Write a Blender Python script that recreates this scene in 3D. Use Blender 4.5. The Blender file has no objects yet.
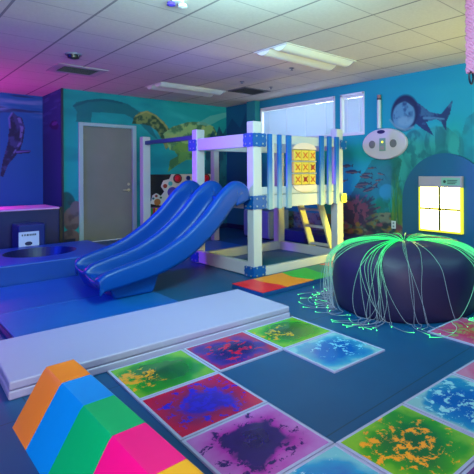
import bpy, math, random
import numpy as np
from mathutils import Vector, Matrix
random.seed(7)
C = bpy.context.scene.collection
SC = bpy.context.scene
R = math.radians

# ------------------------------------------------------------ measured place
F, YAW, PIT, ROL, CX, CY, HC = 446.97, .7972, .002, -.0064, 321.56, 170.78, 1.2386
HZ = 2.70                      # ceiling
XW, YD = 5.70, 8.55            # window wall, door wall
XA, YA = 2.375, 9.72            # side and back wall of the alcove
X0, Y0 = -1.5, -1.7            # walls behind the viewer
_f = np.array([math.sin(YAW)*math.cos(PIT), math.cos(YAW)*math.cos(PIT), math.sin(PIT)])
_r0 = np.array([math.cos(YAW), -math.sin(YAW), 0]); _u0 = np.cross(_r0, _f)
_r = _r0*math.cos(ROL)+_u0*math.sin(ROL); _u = -_r0*math.sin(ROL)+_u0*math.cos(ROL)

def on(px, py, axis, v):       # where a sight line meets the plane axis = v
    d = _f+_r*(px-CX)/F-_u*(py-CY)/F
    o = np.array([0, 0, HC]); t = (v-o[axis])/d[axis]
    return o+d*t

# ------------------------------------------------------------ materials
def lin(c):
    return tuple(((x/255)/12.92 if x/255 <= .04045 else ((x/255+.055)/1.055)**2.4) for x in c[:3])
MATS = {}
def mat(name, rgb, rough=.5, metal=0, emit=None, es=0, bump=0, bscale=60, trans=0, var=0, coat=0, alpha=1):
    if name in MATS: return MATS[name]
    m = bpy.data.materials.new(name); m.use_nodes = True; nt = m.node_tree; b = nt.nodes['Principled BSDF']
    b.inputs['Base Color'].default_value = (*lin(rgb), 1); b.inputs['Roughness'].default_value = rough
    b.inputs['Metallic'].default_value = metal; b.inputs['Coat Weight'].default_value = coat
    if emit: b.inputs['Emission Color'].default_value = (*lin(emit), 1); b.inputs['Emission Strength'].default_value = es
    if bump or var:
        tc = nt.nodes.new('ShaderNodeTexCoord'); n = nt.nodes.new('ShaderNodeTexNoise'); n.inputs['Scale'].default_value = bscale
        n.inputs['Detail'].default_value = 4
        nt.links.new(tc.outputs['Object'], n.inputs['Vector'])
        if bump:
            bp = nt.nodes.new('ShaderNodeBump'); bp.inputs['Strength'].default_value = bump; bp.inputs['Distance'].default_value = .01
            nt.links.new(n.outputs['Fac'], bp.inputs['Height']); nt.links.new(bp.outputs['Normal'], b.inputs['Normal'])
        if var:
            mx = nt.nodes.new('ShaderNodeMix'); mx.data_type = 'RGBA'
            mx.inputs[6].default_value = (*[v*(1-var) for v in lin(rgb)], 1); mx.inputs[7].default_value = (*[min(1, v*(1+var)) for v in lin(rgb)], 1)
            nt.links.new(n.outputs['Fac'], mx.inputs[0]); nt.links.new(mx.outputs[2], b.inputs['Base Color'])
    MATS[name] = m; return m

class NT:                       # tiny node helper
    def __init__(s, m): s.nt = m.node_tree; s.b = s.nt.nodes['Principled BSDF']
    def n(s, t, **k):
        x = s.nt.nodes.new(t)
        for a, v in k.items(): setattr(x, a, v)
        return x
    def l(s, a, b): s.nt.links.new(a, b)
    def math(s, op, a, b=None, c=None, clamp=False):
        x = s.n('ShaderNodeMath', operation=op, use_clamp=clamp)
        for i, v in enumerate((a, b, c)):
            if v is None: continue
            if isinstance(v, (int, float)): x.inputs[i].default_value = v
            else: s.l(v, x.inputs[i])
        return x.outputs[0]
    def mix(s, f, a, b):
        x = s.n('ShaderNodeMix', data_type='RGBA')
        for i, v in ((0, f), (6, a), (7, b)):
            if isinstance(v, tuple): x.inputs[i].default_value = (*lin(v), 1)
            elif isinstance(v, (int, float)): x.inputs[i].default_value = v
            else: s.l(v, x.inputs[i])
        return x.outputs[2]

def newm(name, rough=.5):
    m = bpy.data.materials.new(name); m.use_nodes = True
    m.node_tree.nodes['Principled BSDF'].inputs['Roughness'].default_value = rough
    return m, NT(m)

def grid_lines(t, v, off, step, w):        # 1 on a grid line
    a = t.math('FRACT', t.math('DIVIDE', t.math('SUBTRACT', v, off-50*step), step))
    d = t.math('SUBTRACT', .5, t.math('ABSOLUTE', t.math('SUBTRACT', a, .5)))
    return t.math('LESS_THAN', d, w/step)

def ceiling_mat():
    m, t = newm('acoustic_ceiling_tile', .9)
    tc = t.n('ShaderNodeTexCoord'); sp = t.n('ShaderNodeSeparateXYZ'); t.l(tc.outputs['Object'], sp.inputs[0])
    g1 = grid_lines(t, sp.outputs[0], .8866, .61, .011); g2 = grid_lines(t, sp.outputs[1], 4.394, .61, .006)
    n = t.n('ShaderNodeTexNoise'); n.inputs['Scale'].default_value = 45; t.l(tc.outputs['Object'], n.inputs['Vector'])
    base = t.mix(n.outputs['Fac'], (196, 194, 192), (214, 212, 208))
    c = t.mix(g2, base, (160, 158, 162)); c = t.mix(g1, c, (132, 130, 138))
    t.l(c, t.b.inputs['Base Color']); return m

def floor_mat():
    m, t = newm('teal_vinyl_floor', .42)
    tc = t.n('ShaderNodeTexCoord'); sp = t.n('ShaderNodeSeparateXYZ'); t.l(tc.outputs['Object'], sp.inputs[0])
    n = t.n('ShaderNodeTexNoise'); n.inputs['Scale'].default_value = 3; n.inputs['Detail'].default_value = 6; t.l(tc.outputs['Object'], n.inputs['Vector'])
    g1 = grid_lines(t, sp.outputs[1], 1.45, 1.22, .004); g2 = grid_lines(t, sp.outputs[0], 3.05, 2.44, .003)
    base = t.mix(n.outputs['Fac'], (0, 66, 114), (0, 82, 134))
    c = t.mix(t.math('MAXIMUM', g1, g2), base, (4, 50, 84))
    t.l(c, t.b.inputs['Base Color']); return m

def attr_mat(name, rough=.7):
    m, t = newm(name, rough); a = t.n('ShaderNodeAttribute', attribute_name='paint')
    t.l(a.outputs['Color'], t.b.inputs['Base Color']); return m

# ------------------------------------------------------------ mesh builder (world coordinates)
class MB:
    def __init__(s): s.v = []; s.f = []; s.mi = []; s.cols = []
    def add(s, vs, fs, mi=0):
        o = len(s.v); s.v += [tuple(map(float, p)) for p in vs]; s.f += [tuple(i+o for i in f) for f in fs]; s.mi += [mi]*len(fs); return s
    def box(s, a, b, mi=0, M=None):
        x0, y0, z0 = a; x1, y1, z1 = b
        vs = [(x0, y0, z0), (x1, y0, z0), (x1, y1, z0), (x0, y1, z0), (x0, y0, z1), (x1, y0, z1), (x1, y1, z1), (x0, y1, z1)]
        if M: vs = [M @ Vector(p) for p in vs]
        return s.add(vs, [(0, 3, 2, 1), (4, 5, 6, 7), (0, 1, 5, 4), (1, 2, 6, 5), (2, 3, 7, 6), (3, 0, 4, 7)], mi)
    def prism(s, pts, d, mi=0):            # polygon (3D points) extruded by vector d
        n = len(pts); d = Vector(d); p2 = [Vector(p)+d for p in pts]
        fs = [tuple(range(n))[::-1], tuple(range(n, 2*n))]+[(i, (i+1) % n, n+(i+1) % n, n+i) for i in range(n)]
        return s.add(list(pts)+p2, fs, mi)
    def tube(s, pts, r, k=8, mi=0, cap=True):
        pts = [Vector(p) for p in pts]; rs = r if isinstance(r, (list, tuple)) else [r]*len(pts); vs = []; n = len(pts)
        up = Vector((0, 0, 1)); prev = None
        for i, p in enumerate(pts):
            t = (pts[min(i+1, n-1)]-pts[max(i-1, 0)])
            t = t.normalized() if t.length > 1e-9 else Vector((0, 0, 1))
            if prev is None: a = t.orthogonal().normalized()
            else:
                a = prev-t*prev.dot(t); a = a.normalized() if a.length > 1e-6 else t.orthogonal().normalized()
            prev = a; b = t.cross(a)
            for j in range(k):
                q = 2*math.pi*j/k; vs.append(p+(a*math.cos(q)+b*math.sin(q))*rs[i])
        fs = [(i*k+j, i*k+(j+1) % k, (i+1)*k+(j+1) % k, (i+1)*k+j) for i in range(n-1) for j in range(k)]
        if cap: fs += [tuple(range(k))[::-1], tuple(range((n-1)*k, n*k))]
        return s.add(vs, fs, mi)
    def lathe(s, prof, c, k=32, mi=0, axis='z', sx=1, sy=1):
        vs = []
        for r, z in prof:
            for j in range(k):
                q = 2*math.pi*j/k; a = r*math.cos(q)*sx; b = r*math.sin(q)*sy
                vs.append({'z': (c[0]+a, c[1]+b, c[2]+z), 'x': (c[0]+z, c[1]+a, c[2]+b), 'y': (c[0]+a, c[1]+z, c[2]+b)}[axis])
        n = len(prof)
        fs = [(i*k+j, i*k+(j+1) % k, (i+1)*k+(j+1) % k, (i+1)*k+j) for i in range(n-1) for j in range(k)]
        if prof[0][0] > 1e-6: fs.append(tuple(range(k))[::-1])
        if prof[-1][0] > 1e-6: fs.append(tuple(range((n-1)*k, n*k)))
        return s.add(vs, fs, mi)
    def build(s, name, mats, parent=None, smooth=False, bevel=0, local=False, seg=2):
        me = bpy.data.meshes.new(name)
        off = Vector((0, 0, 0))
        if parent is not None and not local:
            p = parent
            while p is not None: off += Vector(p.location); p = p.parent
        me.from_pydata([tuple(Vector(v)-off) for v in s.v], [], s.f)
        for m in (mats if isinstance(mats, (list, tuple)) else [mats]): me.materials.append(m)
        me.polygons.foreach_set('material_index', s.mi)
        import bmesh
        bm = bmesh.new(); bm.from_mesh(me); bmesh.ops.recalc_face_normals(bm, faces=bm.faces); bm.to_mesh(me); bm.free()
        if smooth:
            me.shade_smooth()
            if smooth != 'all': 
                try: me.set_sharp_from_angle(angle=R(38))
                except Exception: pass
        o = bpy.data.objects.new(name, me); C.objects.link(o)
        if parent is not None: o.parent = parent
        if bevel:
            b = o.modifiers.new('bevel', 'BEVEL'); b.width = bevel; b.segments = seg; b.limit_method = 'ANGLE'
        return o

def tag(o, label=None, cat=None, group=None, kind=None):
    if label: o['label'] = label
    if cat: o['category'] = cat
    if group: o['group'] = group
    if kind: o['kind'] = kind
    return o
def thing(name, label, cat, loc=(0, 0, 0), rz=0, group=None):
    o = bpy.data.objects.new(name, None); C.objects.link(o); o.location = loc; o.rotation_euler = (0, 0, rz)
    o.empty_display_size = .1
    return tag(o, label, cat, group, 'thing')
def struct(name, mb, m, **k): return tag(mb.build(name, m, **k), kind='structure')

# ------------------------------------------------------------ painted walls
def vnoise(U, Z, scale, seed, octv=4):
    rng = np.random.RandomState(seed); out = np.zeros_like(U); amp = 1; tot = 0
    for o in range(octv):
        g = rng.rand(64, 64); x = U*scale*2**o; y = Z*scale*2**o
        xi = np.floor(x).astype(int); yi = np.floor(y).astype(int); fx = x-xi; fy = y-yi
        fx = fx*fx*(3-2*fx); fy = fy*fy*(3-2*fy)
        a = g[xi % 64, yi % 64]; b = g[(xi+1) % 64, yi % 64]; c = g[xi % 64, (yi+1) % 64]; d = g[(xi+1) % 64, (yi+1) % 64]
        out += amp*((a*(1-fx)+b*fx)*(1-fy)+(c*(1-fx)+d*fx)*fy); tot += amp; amp *= .5
    return out/tot

class Wall:
    """a wall as a fine grid whose paint (the mural) is stored per point"""
    def __init__(s, axis, v, u0, u1, z0=0, z1=HZ, res=.012):
        s.axis, s.v = axis, v; s.ui = 1-axis
        s.nu = int(round((u1-u0)/res)); s.nz = int(round((z1-z0)/res))
        s.u = np.linspace(u0, u1, s.nu+1); s.z = np.linspace(z0, z1, s.nz+1)
        s.U, s.Z = np.meshgrid(s.u, s.z, indexing='ij'); s.C = np.zeros(s.U.shape+(3,))
    def W(s, px, py):
        p = on(px, py, s.axis, s.v); return (p[s.ui], p[2])
    def fill(s, rgb): s.C[:] = rgb
    def mix(s, m, rgb): m = np.clip(m, 0, 1)[..., None]; s.C = s.C*(1-m)+np.array(rgb, float)*m
    def n(s, scale, seed, su=1, sz=1, o=4): return vnoise((s.U+20)*su, (s.Z+20)*sz, scale, seed, o)
    def poly(s, pts, px=True):
        if px: pts = [s.W(*p) for p in pts]
        m = np.zeros(s.U.shape, bool); n = len(pts)
        for i in range(n):
            x1, y1 = pts[i]; x2, y2 = pts[(i+1) % n]
            if y1 == y2: continue
            c = ((s.Z > min(y1, y2)) & (s.Z <= max(y1, y2))) & (s.U < (x2-x1)*(s.Z-y1)/(y2-y1)+x1)
            m ^= c
        return m.astype(float)
    def ell(s, c, e, soft=.15):            # centre px, half sizes px
        cu, cz = s.W(*c); a = s.W(c[0]+e[0], c[1]); b = s.W(c[0], c[1]+e[1])
        ru = abs(a[0]-cu)+1e-6; rz = abs(b[1]-cz)+1e-6
        d = np.sqrt(((s.U-cu)/ru)**2+((s.Z-cz)/rz)**2)
        return np.clip((1-d)/soft+.5, 0, 1)
    def stroke(s, pts, w0, w1=None):
        pts = [s.W(*p) for p in pts]; w1 = w0 if w1 is None else w1; m = np.zeros(s.U.shape); n = len(pts)-1
        for i in range(n):
            (x1, y1), (x2, y2) = pts[i], pts[i+1]; L = (x2-x1)**2+(y2-y1)**2+1e-9
            t = np.clip(((s.U-x1)*(x2-x1)+(s.Z-y1)*(y2-y1))/L, 0, 1)
            d = np.hypot(s.U-x1-t*(x2-x1), s.Z-y1-t*(y2-y1)); w = w0+(w1-w0)*((i+t)/n)
            m = np.maximum(m, np.clip((w-d)/.012+.5, 0, 1))
        return m
    def build(s, name, holes=(), rough=.7):
        V = np.zeros(s.U.shape+(3,)); V[..., s.axis] = s.v; V[..., s.ui] = s.U; V[..., 2] = s.Z
        idx = np.arange(s.U.size).reshape(s.U.shape)
        q = np.stack([idx[:-1, :-1], idx[1:, :-1], idx[1:, 1:], idx[:-1, 1:]], -1)
        um = (s.u[:-1]+s.u[1:])/2; zm = (s.z[:-1]+s.z[1:])/2; keep = np.ones((s.nu, s.nz), bool)
        for (a, b, c, d) in holes: keep &= ~(((um > a) & (um < b))[:, None] & ((zm > c) & (zm < d))[None, :])
        q = q[keep]
        me = bpy.data.meshes.new(name); me.from_pydata(V.reshape(-1, 3).tolist(), [], q.tolist())
        c = np.clip(s.C, 0, 255)/255; c = np.where(c <= .04045, c/12.92, ((c+.055)/1.055)**2.4)
        at = me.color_attributes.new('paint', 'FLOAT_COLOR', 'POINT')
        at.data.foreach_set('color', np.concatenate([c.reshape(-1, 3), np.ones((c.size//3, 1))], 1).ravel().astype(np.float32))
        me.materials.append(attr_mat(name+'_mural', rough)); me.update()
        o = bpy.data.objects.new(name, me); C.objects.link(o); return tag(o, kind='structure')

# --- window wall: reef, shark, fish, coral
w = Wall(0, XW, Y0, YD)
w.fill((0, 150, 158))
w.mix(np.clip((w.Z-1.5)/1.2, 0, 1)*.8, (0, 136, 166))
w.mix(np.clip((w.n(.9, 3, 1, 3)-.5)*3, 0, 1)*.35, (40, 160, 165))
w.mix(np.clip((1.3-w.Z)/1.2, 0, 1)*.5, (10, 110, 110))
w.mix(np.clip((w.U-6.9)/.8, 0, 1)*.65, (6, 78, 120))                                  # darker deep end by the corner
dk = w.poly([(224, 135), (232, 118), (240, 128), (246, 112), (252, 140), (262, 120), (262, 200), (224, 200)])
w.mix(dk*.55, (8, 60, 110))
rk = w.poly([(395, 215), (394, 168), (400, 148), (414, 130), (432, 128), (446, 126), (460, 138), (462, 170), (466, 215)])
w.mix(rk*.6, (26, 136, 130)); w.mix(rk*np.clip((w.n(9, 5, 1, .25)-.5)*6, 0, 1)*.5, (6, 92, 104))
for c_, e_, k_ in [((402, 172), (9, 26), 0), ((414, 150), (12, 20), 0), ((436, 142), (12, 16), 1), ((455, 150), (9, 20), 1), ((425, 168), (10, 18), 0), ((444, 166), (12, 16), 1), ((386, 176), (8, 12), 0)]:
    m_ = w.ell(c_, e_, .12); w.mix(m_*.55, (12, 104, 116)); w.mix(w.ell((c_[0]-1, c_[1]-3), (e_[0]*.82, e_[1]*.82), .7)*.6, (54, 168, 160)); w.mix(m_*np.clip((w.n(12, 7+k_, 1, .2 if k_ else .8)-.5)*7, 0, 1)*.55, (4, 84, 100))
rk2 = w.poly([(462, 240), (458, 150), (466, 118), (480, 108), (520, 110), (520, 240)])
w.mix(rk2*np.clip((w.n(2.2, 6)-.42)*5, 0, 1)*.5, (14, 92, 108))
r3 = w.poly([(343, 230), (350, 196), (362, 176), (372, 160), (392, 152), (402, 160), (398, 182), (388, 205), (396, 240), (343, 245)])
w.mix(r3*.75*np.clip(.4+w.n(3, 8), 0, 1), (14, 96, 92))
w.mix(w.ell((387, 192), (8, 8))*.55, (40, 150, 170))
w.mix(w.ell((377, 204), (16, 7), .6)*np.clip((w.n(7, 9)-.4)*4, 0, 1)*.7, (20, 130, 175))
sand = w.poly([(262, 262), (262, 208), (300, 212), (330, 214), (345, 220), (362, 214), (400, 212), (520, 216), (520, 262)])
w.mix(sand*np.clip(.35+w.n(5, 12), 0, 1)*.95, (124, 124, 110))
w.mix(sand*np.clip((w.n(12, 13, 1, 2)-.52)*8, 0, 1)*.7, (40, 46, 66))
w.mix(sand*np.clip((w.n(14, 14)-.6)*8, 0, 1)*.8, (132, 110, 60))
for k in range(46):                                                                  # sea grass
    x = 392+random.random()*20; y = 228-random.random()*10; h = 20+random.random()*30
    w.mix(w.stroke([(x, y), (x+random.uniform(-2, 2), y-h*.5), (x+random.uniform(-4, 4), y-h)], .014, .003)*.6, random.choice([(60, 120, 60), (20, 100, 70), (96, 130, 50)]))
cor = np.zeros(w.U.shape)
for k in range(130):                                                                 # branching coral
    a = random.uniform(-2.9, -.25); L = random.uniform(8, 24); x0, y0 = 357+random.uniform(-5, 5), 217+random.uniform(-6, 8)
    cor = np.maximum(cor, w.stroke([(x0, y0), (x0+L*.5*math.cos(a), y0+L*.5*math.sin(a)), (x0+L*math.cos(a+random.uniform(-.4, .4)), y0+L*.9*math.sin(a))], .022, .010))
cm = w.n(9, 21)
w.mix(w.ell((356, 210), (17, 16), .5)*.6, (38, 44, 84)); w.mix(cor*(cm > .5)*.9, (118, 62, 104)); w.mix(cor*(cm <= .5)*.8, (62, 44, 86))
for k in range(60):
    x = random.uniform(345, 400); y = random.uniform(224, 236)
    w.mix(w.ell((x, y), (random.uniform(1.5, 4), random.uniform(1.2, 3)), .5)*.7, random.choice([(140, 70, 90), (50, 34, 60), (150, 116, 50), (96, 66, 84), (30, 52, 70)]))
def fish(x, y, L, a=0):
    ca, sa = math.cos(a), math.sin(a)
    P = lambda u, v: (x+u*ca-v*sa, y+u*sa+v*ca)
    w.mix(w.poly([P(-L*.5, 0), P(-L*.3, -L*.10), P(L*.1, -L*.13), P(L*.32, -L*.02), P(L*.5, -L*.14), P(L*.44, 0), P(L*.5, L*.13), P(L*.3, L*.04), P(0, L*.12), P(-L*.3, L*.09)])*.9, (34, 50, 66))
    w.mix(w.stroke([P(-L*.4, L*.03), P(L*.2, L*.03)], .008)*.7, (142, 116, 92))
for a in [(347, 166, 13, -.05), (353, 172, 17, .0), (344, 181, 9, -.3), (372, 168, 9, -.1), (381, 174, 8, .2), (367, 174, 12, -.1), (366, 177, 14, .1), (364, 184, 17, -.1), (376, 184, 9, -.6), (370, 189, 17, -.35), (360, 187, 12, .1), (379, 180, 9, -.2)]: fish(*a)
# whale shark
body = w.poly([(408, 98), (420, 104), (430, 112), (441, 114), (449, 104), (453, 100), (450, 114), (446, 122), (446, 131), (441, 122), (436, 119), (426, 122), (434, 136), (424, 130), (416, 124), (402, 130)])
w.mix(body, (14, 50, 92)); w.mix(w.stroke([(424, 118), (434, 118), (444, 119)], .02, .01)*.7, (96, 150, 168)); w.mix(body*np.clip((w.n(14, 31)-.55)*8, 0, 1)*.6, (60, 120, 146))
w.mix(w.ell((404.5, 113), (14, 18))*1.0, (8, 34, 72)); w.mix(w.ell((403.5, 115.5), (11.5, 14))*.95, (84, 142, 166))
w.mix(w.ell((402, 112), (10, 11), .5)*np.clip((w.n(10, 33)-.42)*6, 0, 1)*.9, (20, 62, 104))
w.mix(w.ell((405, 121), (8, 5), .5)*.6, (120, 160, 176)); w.mix(w.stroke([(396, 104), (405, 99), (413, 105)], .02, .02)*.8, (14, 40, 74))
w.mix(w.stroke([(390, 120), (396, 127), (405, 130), (413, 127)], .018)*.7, (120, 150, 160))
wy0, wz0 = 5.235, 1.852
W1 = (5.235, 7.30, 1.85, 2.54); W2 = (4.585, 5.10, 1.85, 2.54)
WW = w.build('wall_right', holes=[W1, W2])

# --- door wall: turtle, manatee, rocks
d = Wall(1, YD, XA, XW)
d.fill((0, 160, 166)); d.mix(np.clip(1-abs(d.Z-2.0)/.9, 0, 1)*.4, (14, 150, 150))
st = np.clip((vnoise((d.U*.9-d.Z*.35+9)*1.0, (d.Z*3+d.U*1.0+9), 1.3, 41, 3)-.52)*5, 0, 1)
d.mix(st*.55*np.clip((d.U-3.2)/.8, 0, 1), (70, 190, 190)); d.mix(np.clip((d.n(1.1, 42, 1, 3)-.5)*4, 0, 1)*.35, (0, 100, 116))
man = d.poly([(73, 106), (76, 102), (86, 100), (100, 98.5), (114, 100), (128, 104), (140, 112), (150, 124), (158, 140), (150, 134), (136, 120), (124, 114), (108, 113), (92, 112), (91, 122), (76, 122), (77, 112)])
d.mix(man*.7, (4, 96, 108)); d.mix(man*np.clip((d.n(5, 43)-.5)*5, 0, 1)*.4, (30, 118, 120)); d.mix(d.stroke([(74, 106), (88, 101), (104, 100), (122, 103)], .02)*.5, (4, 70, 96))
# sea turtle
nk = d.poly([(132, 124), (134, 117), (140, 112), (148, 111), (156, 115), (164, 122), (170, 130), (173, 142), (166, 150), (162, 140), (157, 131), (150, 126), (142, 124)])
d.mix(nk, (134, 144, 82)); d.mix(nk*np.clip((d.n(11, 45)-.45)*7, 0, 1)*.8, (28, 66, 52))
d.mix(d.stroke([(136, 116), (146, 111.5), (156, 116), (166, 126), (171, 138)], .016)*.8, (176, 168, 96))
sh = d.poly([(163, 134), (172, 127), (188, 122), (204, 122), (214, 127), (218, 136), (212, 146), (198, 151), (182, 152), (170, 150)])
d.mix(sh, (150, 186, 120)); d.mix(sh*np.clip((d.n(7, 46)-.5)*8, 0, 1)*.7, (40, 96, 76)); d.mix(sh*np.clip((d.n(9, 47)-.6)*9, 0, 1)*.7, (190, 190, 110))
fl = d.poly([(172, 148), (178, 142), (198, 146), (206, 154), (196, 160), (186, 160), (176, 166), (168, 172), (170, 160), (178, 156)])
d.mix(fl*.9, (104, 150, 70)); d.mix(fl*np.clip((d.n(10, 48)-.5)*8, 0, 1)*.7, (40, 98, 70))
d.mix(d.poly([(196, 124), (210, 116), (228, 112), (236, 113), (222, 119), (208, 126)])*.7, (120, 190, 180))
# rocks by the door
for c, e, col in [((66, 208), (10, 16), (12, 84, 92)), ((72, 219), (9, 12), (130, 98, 102)), ((70, 238), (10, 8), (122, 88, 92)), ((76, 209), (6, 8), (110, 96, 112))]:
    m_ = d.ell(c, e, .12); d.mix(m_*.95, col); d.mix(m_*np.clip((d.n(10, 50)-.5)*6, 0, 1)*.45, (52, 44, 56))
# dark reef near the corner
rf = d.poly([(206, 150), (209, 138), (213, 130), (216, 136), (219, 126), (223, 134), (226, 128), (228, 245), (200, 245)])
d.mix(rf*.7, (4, 74, 106)); d.mix(rf*np.clip((d.n(9, 51, 1, .4)-.5)*8, 0, 1)*.6, (4, 48, 92))
DX0, DX1, DH = on(80.5, 180, 1, YD)[0], on(134.5, 180, 1, YD)[0], 2.08
DW = d.build('wall_far', holes=[(DX0, DX1, -.1, DH)])

# --- alcove side wall and back wall
a = Wall(0, XA, YD, YA)
a.fill((8, 60, 104)); a.mix(np.clip((a.Z-1.9)/.6, 0, 1)*.55, (26, 80, 140)); a.mix(np.clip((a.n(3, 61, .6, 5)-.5)*5, 0, 1)*np.clip((a.Z-1.9)*2, 0, 1)*.5, (110, 120, 180))
a.mix(a.poly([(49, 126), (52, 121), (56, 120), (59, 126), (57, 130), (52, 129)])*.8, (24, 24, 70)); a.mix(a.ell((54.5, 123.5), (3, 2))*.6, (120, 90, 170))
a.build('wall_alcove_side')
b = Wall(1, YA, X0, XA)
b.fill((0, 84, 160)); b.mix(np.clip((b.Z-1.2)/1.3, 0, 1)*.6, (6, 90, 160)); b.mix(np.clip((1.3-b.Z), 0, 1)*.6, (24, 70, 190))
srf = np.clip((b.Z-2.26)*14, 0, 1)
b.mix(srf*np.clip((b.n(2, 62, .6, 6)-.42)*5, 0, 1)*.75, (120, 130, 190)); b.mix(srf*np.clip((b.n(3, 63, .5, 5)-.56)*8, 0, 1)*.8, (18, 36, 90))
wh = b.poly([(0, 176), (3, 160), (8, 142), (9, 128), (10, 116), (13, 112), (17, 116), (22, 118), (25, 128), (23, 142), (20, 150), (31, 150), (30, 153), (17, 154), (8, 165), (3, 177)])
b.mix(wh*.95, (8, 22, 66)); b.mix(wh*np.clip((b.n(9, 64)-.5)*7, 0, 1)*.5, (70, 80, 160))
b.mix(b.stroke([(19, 119), (22, 128), (20, 143), (12, 156)], .03, .012)*np.clip((b.n(14, 65)-.35)*5, 0, 1)*.8, (110, 110, 190))
b.mix(b.stroke([(10, 128), (9, 118), (12, 113)], .014)*.8, (96, 100, 190)); b.mix(b.stroke([(17, 152), (30, 151)], .02, .008)*.8, (110, 90, 190))
b.build('wall_alcove_back')

mb = MB(); mb.add([(X0, Y0, 0), (X0, YA, 0), (X0, YA, HZ), (X0, Y0, HZ)], [(0, 1, 2, 3)]); struct('wall_left', mb, mat('blue_wall_paint', (20, 90, 160), .8))
mb = MB(); mb.add([(X0, Y0, 0), (XW, Y0, 0), (XW, Y0, HZ), (X0, Y0, HZ)], [(0, 1, 2, 3)]); struct('wall_near', mb, mat('teal_wall_paint', (20, 120, 140), .8))
mb = MB(); mb.box((X0, Y0, -.08), (XW+.15, YA+.1, 0)); struct('floor', mb, floor_mat())
mb = MB(); mb.box((X0, Y0, HZ), (XW+.15, YA+.1, HZ+.05)); struct('ceiling', mb, ceiling_mat())
navy = mat('navy_baseboard', (12, 26, 70), .5)
mb = MB(); mb.box((XW-.012, Y0, 0), (XW, YD, .1)); struct('baseboard_right', mb, navy)
mb = MB(); mb.box((DX1+.09, YD-.012, 0), (XW-.013, YD, .1)); mb.box((XA, YD-.012, 0), (DX0-.09, YD, .1)); struct('baseboard_far', mb, navy)
# pier between the corner and the window
mb = MB(); mb.box((5.58, 7.34, 0), (XW, 7.62, HZ)); struct('trim_1', mb, mat('pier_teal', (30, 132, 146), .7))
# dark outside-corner strip of the alcove
mb = MB(); mb.box((XA-.012, YD-.03, 0), (XA+.02, YD, HZ)); struct('trim_2', mb, mat('corner_navy', (20, 24, 60), .5))

# ------------------------------------------------------------ windows with blinds
white = mat('white_trim', (216, 220, 226), .4)
glass = bpy.data.materials.new('window_glass'); glass.use_nodes = True
g = NT(glass); g.b.inputs['Transmission Weight'].default_value = 1; g.b.inputs['Roughness'].default_value = 0; g.b.inputs['IOR'].default_value = 1.05
slat_m = bpy.data.materials.new('blind_slat'); slat_m.use_nodes = True
t = NT(slat_m); t.b.inputs['Base Color'].default_value = (*lin((206, 214, 222)), 1)
tr = t.n('ShaderNodeBsdfTranslucent'); tr.inputs[0].default_value = (*lin((200, 214, 222)), 1)
mx = t.n('ShaderNodeMixShader'); mx.inputs[0].default_value = .5
t.l(t.b.outputs[0], mx.inputs[1]); t.l(tr.outputs[0], mx.inputs[2])
t.l(mx.outputs[0], t.nt.nodes['Material Output'].inputs[0])
for i, (y0, y1, z0, z1) in enumerate((W1, W2)):
    mb = MB(); e = .03
    mb.box((XW-.01, y0-.005, z0-.005), (XW+.13, y0+e, z1)); mb.box((XW-.01, y1-e, z0-.005), (XW+.13, y1+.005, z1))
    mb.box((XW-.01, y0, z1-e), (XW+.13, y1, z1+.005)); mb.box((XW-.02, y0, z0-.01), (XW+.13, y1, z0+e))
    wroot = struct('window_%d' % (i+1), mb, white)
    mb = MB(); mb.box((XW+.10, y0+e, z0+e), (XW+.106, y1-e, z1-e)); mb.build('window_pane', glass, wroot)
    br = thing('window_blind', ['wide white slatted blind pulled down in the longer left window', 'narrow white slatted blind pulled down in the short right window'][i], 'window blind', (XW+.04, (y0+y1)/2, z0+e))
    mb = MB(); mb.box((XW+.02, y0+e+.005, z1-e-.035), (XW+.06, y1-e-.005, z1-e-.002)); mb.build('head_rail', white, br)
    mb = MB(); z = z0+e+.03
    while z < z1-e-.04:
        M = Matrix.Translation((XW+.04, 0, z)) @ Matrix.Rotation(R(62), 4, 'Y'); mb.box((-.0125, y0+e+.020, -.0005), (.0125, y1-e-.020, .0005), M=M); z += .0195
    mb.build('slats', slat_m, br)
    mb = MB(); mb.box((XW+.028, y0+e+.01, z0+e+.004), (XW+.052, y1-e-.01, z0+e+.018)); mb.build('bottom_rail', white, br)
    n = 4 if i == 0 else 2
    for k in range(n):
        yy = y0+(y1-y0)*(k+.5)/n; mb = MB(); mb.tube([(XW+.024, yy, z0+e+.01), (XW+.024, yy, z1-e-.01)], .006, 6); mb.build('ladder_cord', white, br)

# ------------------------------------------------------------ door
frame_m = mat('door_frame_pale_blue', (164, 190, 198), .4)
mb = MB(); j = .05
mb.box((DX0-.03, YD-.03, 0), (DX0+j-.01, YD+.1, DH+.06)); mb.box((DX1-j+.01, YD-.03, 0), (DX1+.03, YD+.1, DH+.06)); mb.box((DX0+j-.01, YD-.03, DH-.0), (DX1-j+.01, YD+.1, DH+.06))
dr = struct('door_1', mb, frame_m, bevel=.004)
mb = MB(); mb.box((DX0+j-.008, YD+.02, .01), (DX1-j+.008, YD+.065, DH-.003)); mb.build('door_leaf', mat('grey_door', (128, 126, 120), .55, var=.12, bscale=3), dr, bevel=.003)
hx, _, hz = on(129, 190, 1, YD)
mb = MB(); mb.lathe([(.028, 0), (.028, -.012), (.01, -.014), (.01, -.045)], (hx, YD+.02, hz), 16, axis='y'); mb.tube([(hx, YD-.03, hz), (hx-.12, YD-.03, hz)], .011, 8)
steel = mat('brushed_steel', (220, 210, 170), .35, .4)
h = mb.build('door_handle', steel, dr, smooth=True); h['label'] = 'steel lever handle'
mb = MB(); mb.lathe([(.026, 0), (.024, -.014), (.01, -.016)], (hx, YD+.02, hz+.11), 16, axis='y'); mb.build('lock_cylinder', steel, dr, smooth=True)
mb = MB()
for zz in (.25, 1.05, 1.85): mb.tube([(DX0+j-.004, YD+.012, zz), (DX0+j-.004, YD+.012, zz+.09)], .008, 8)
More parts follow.
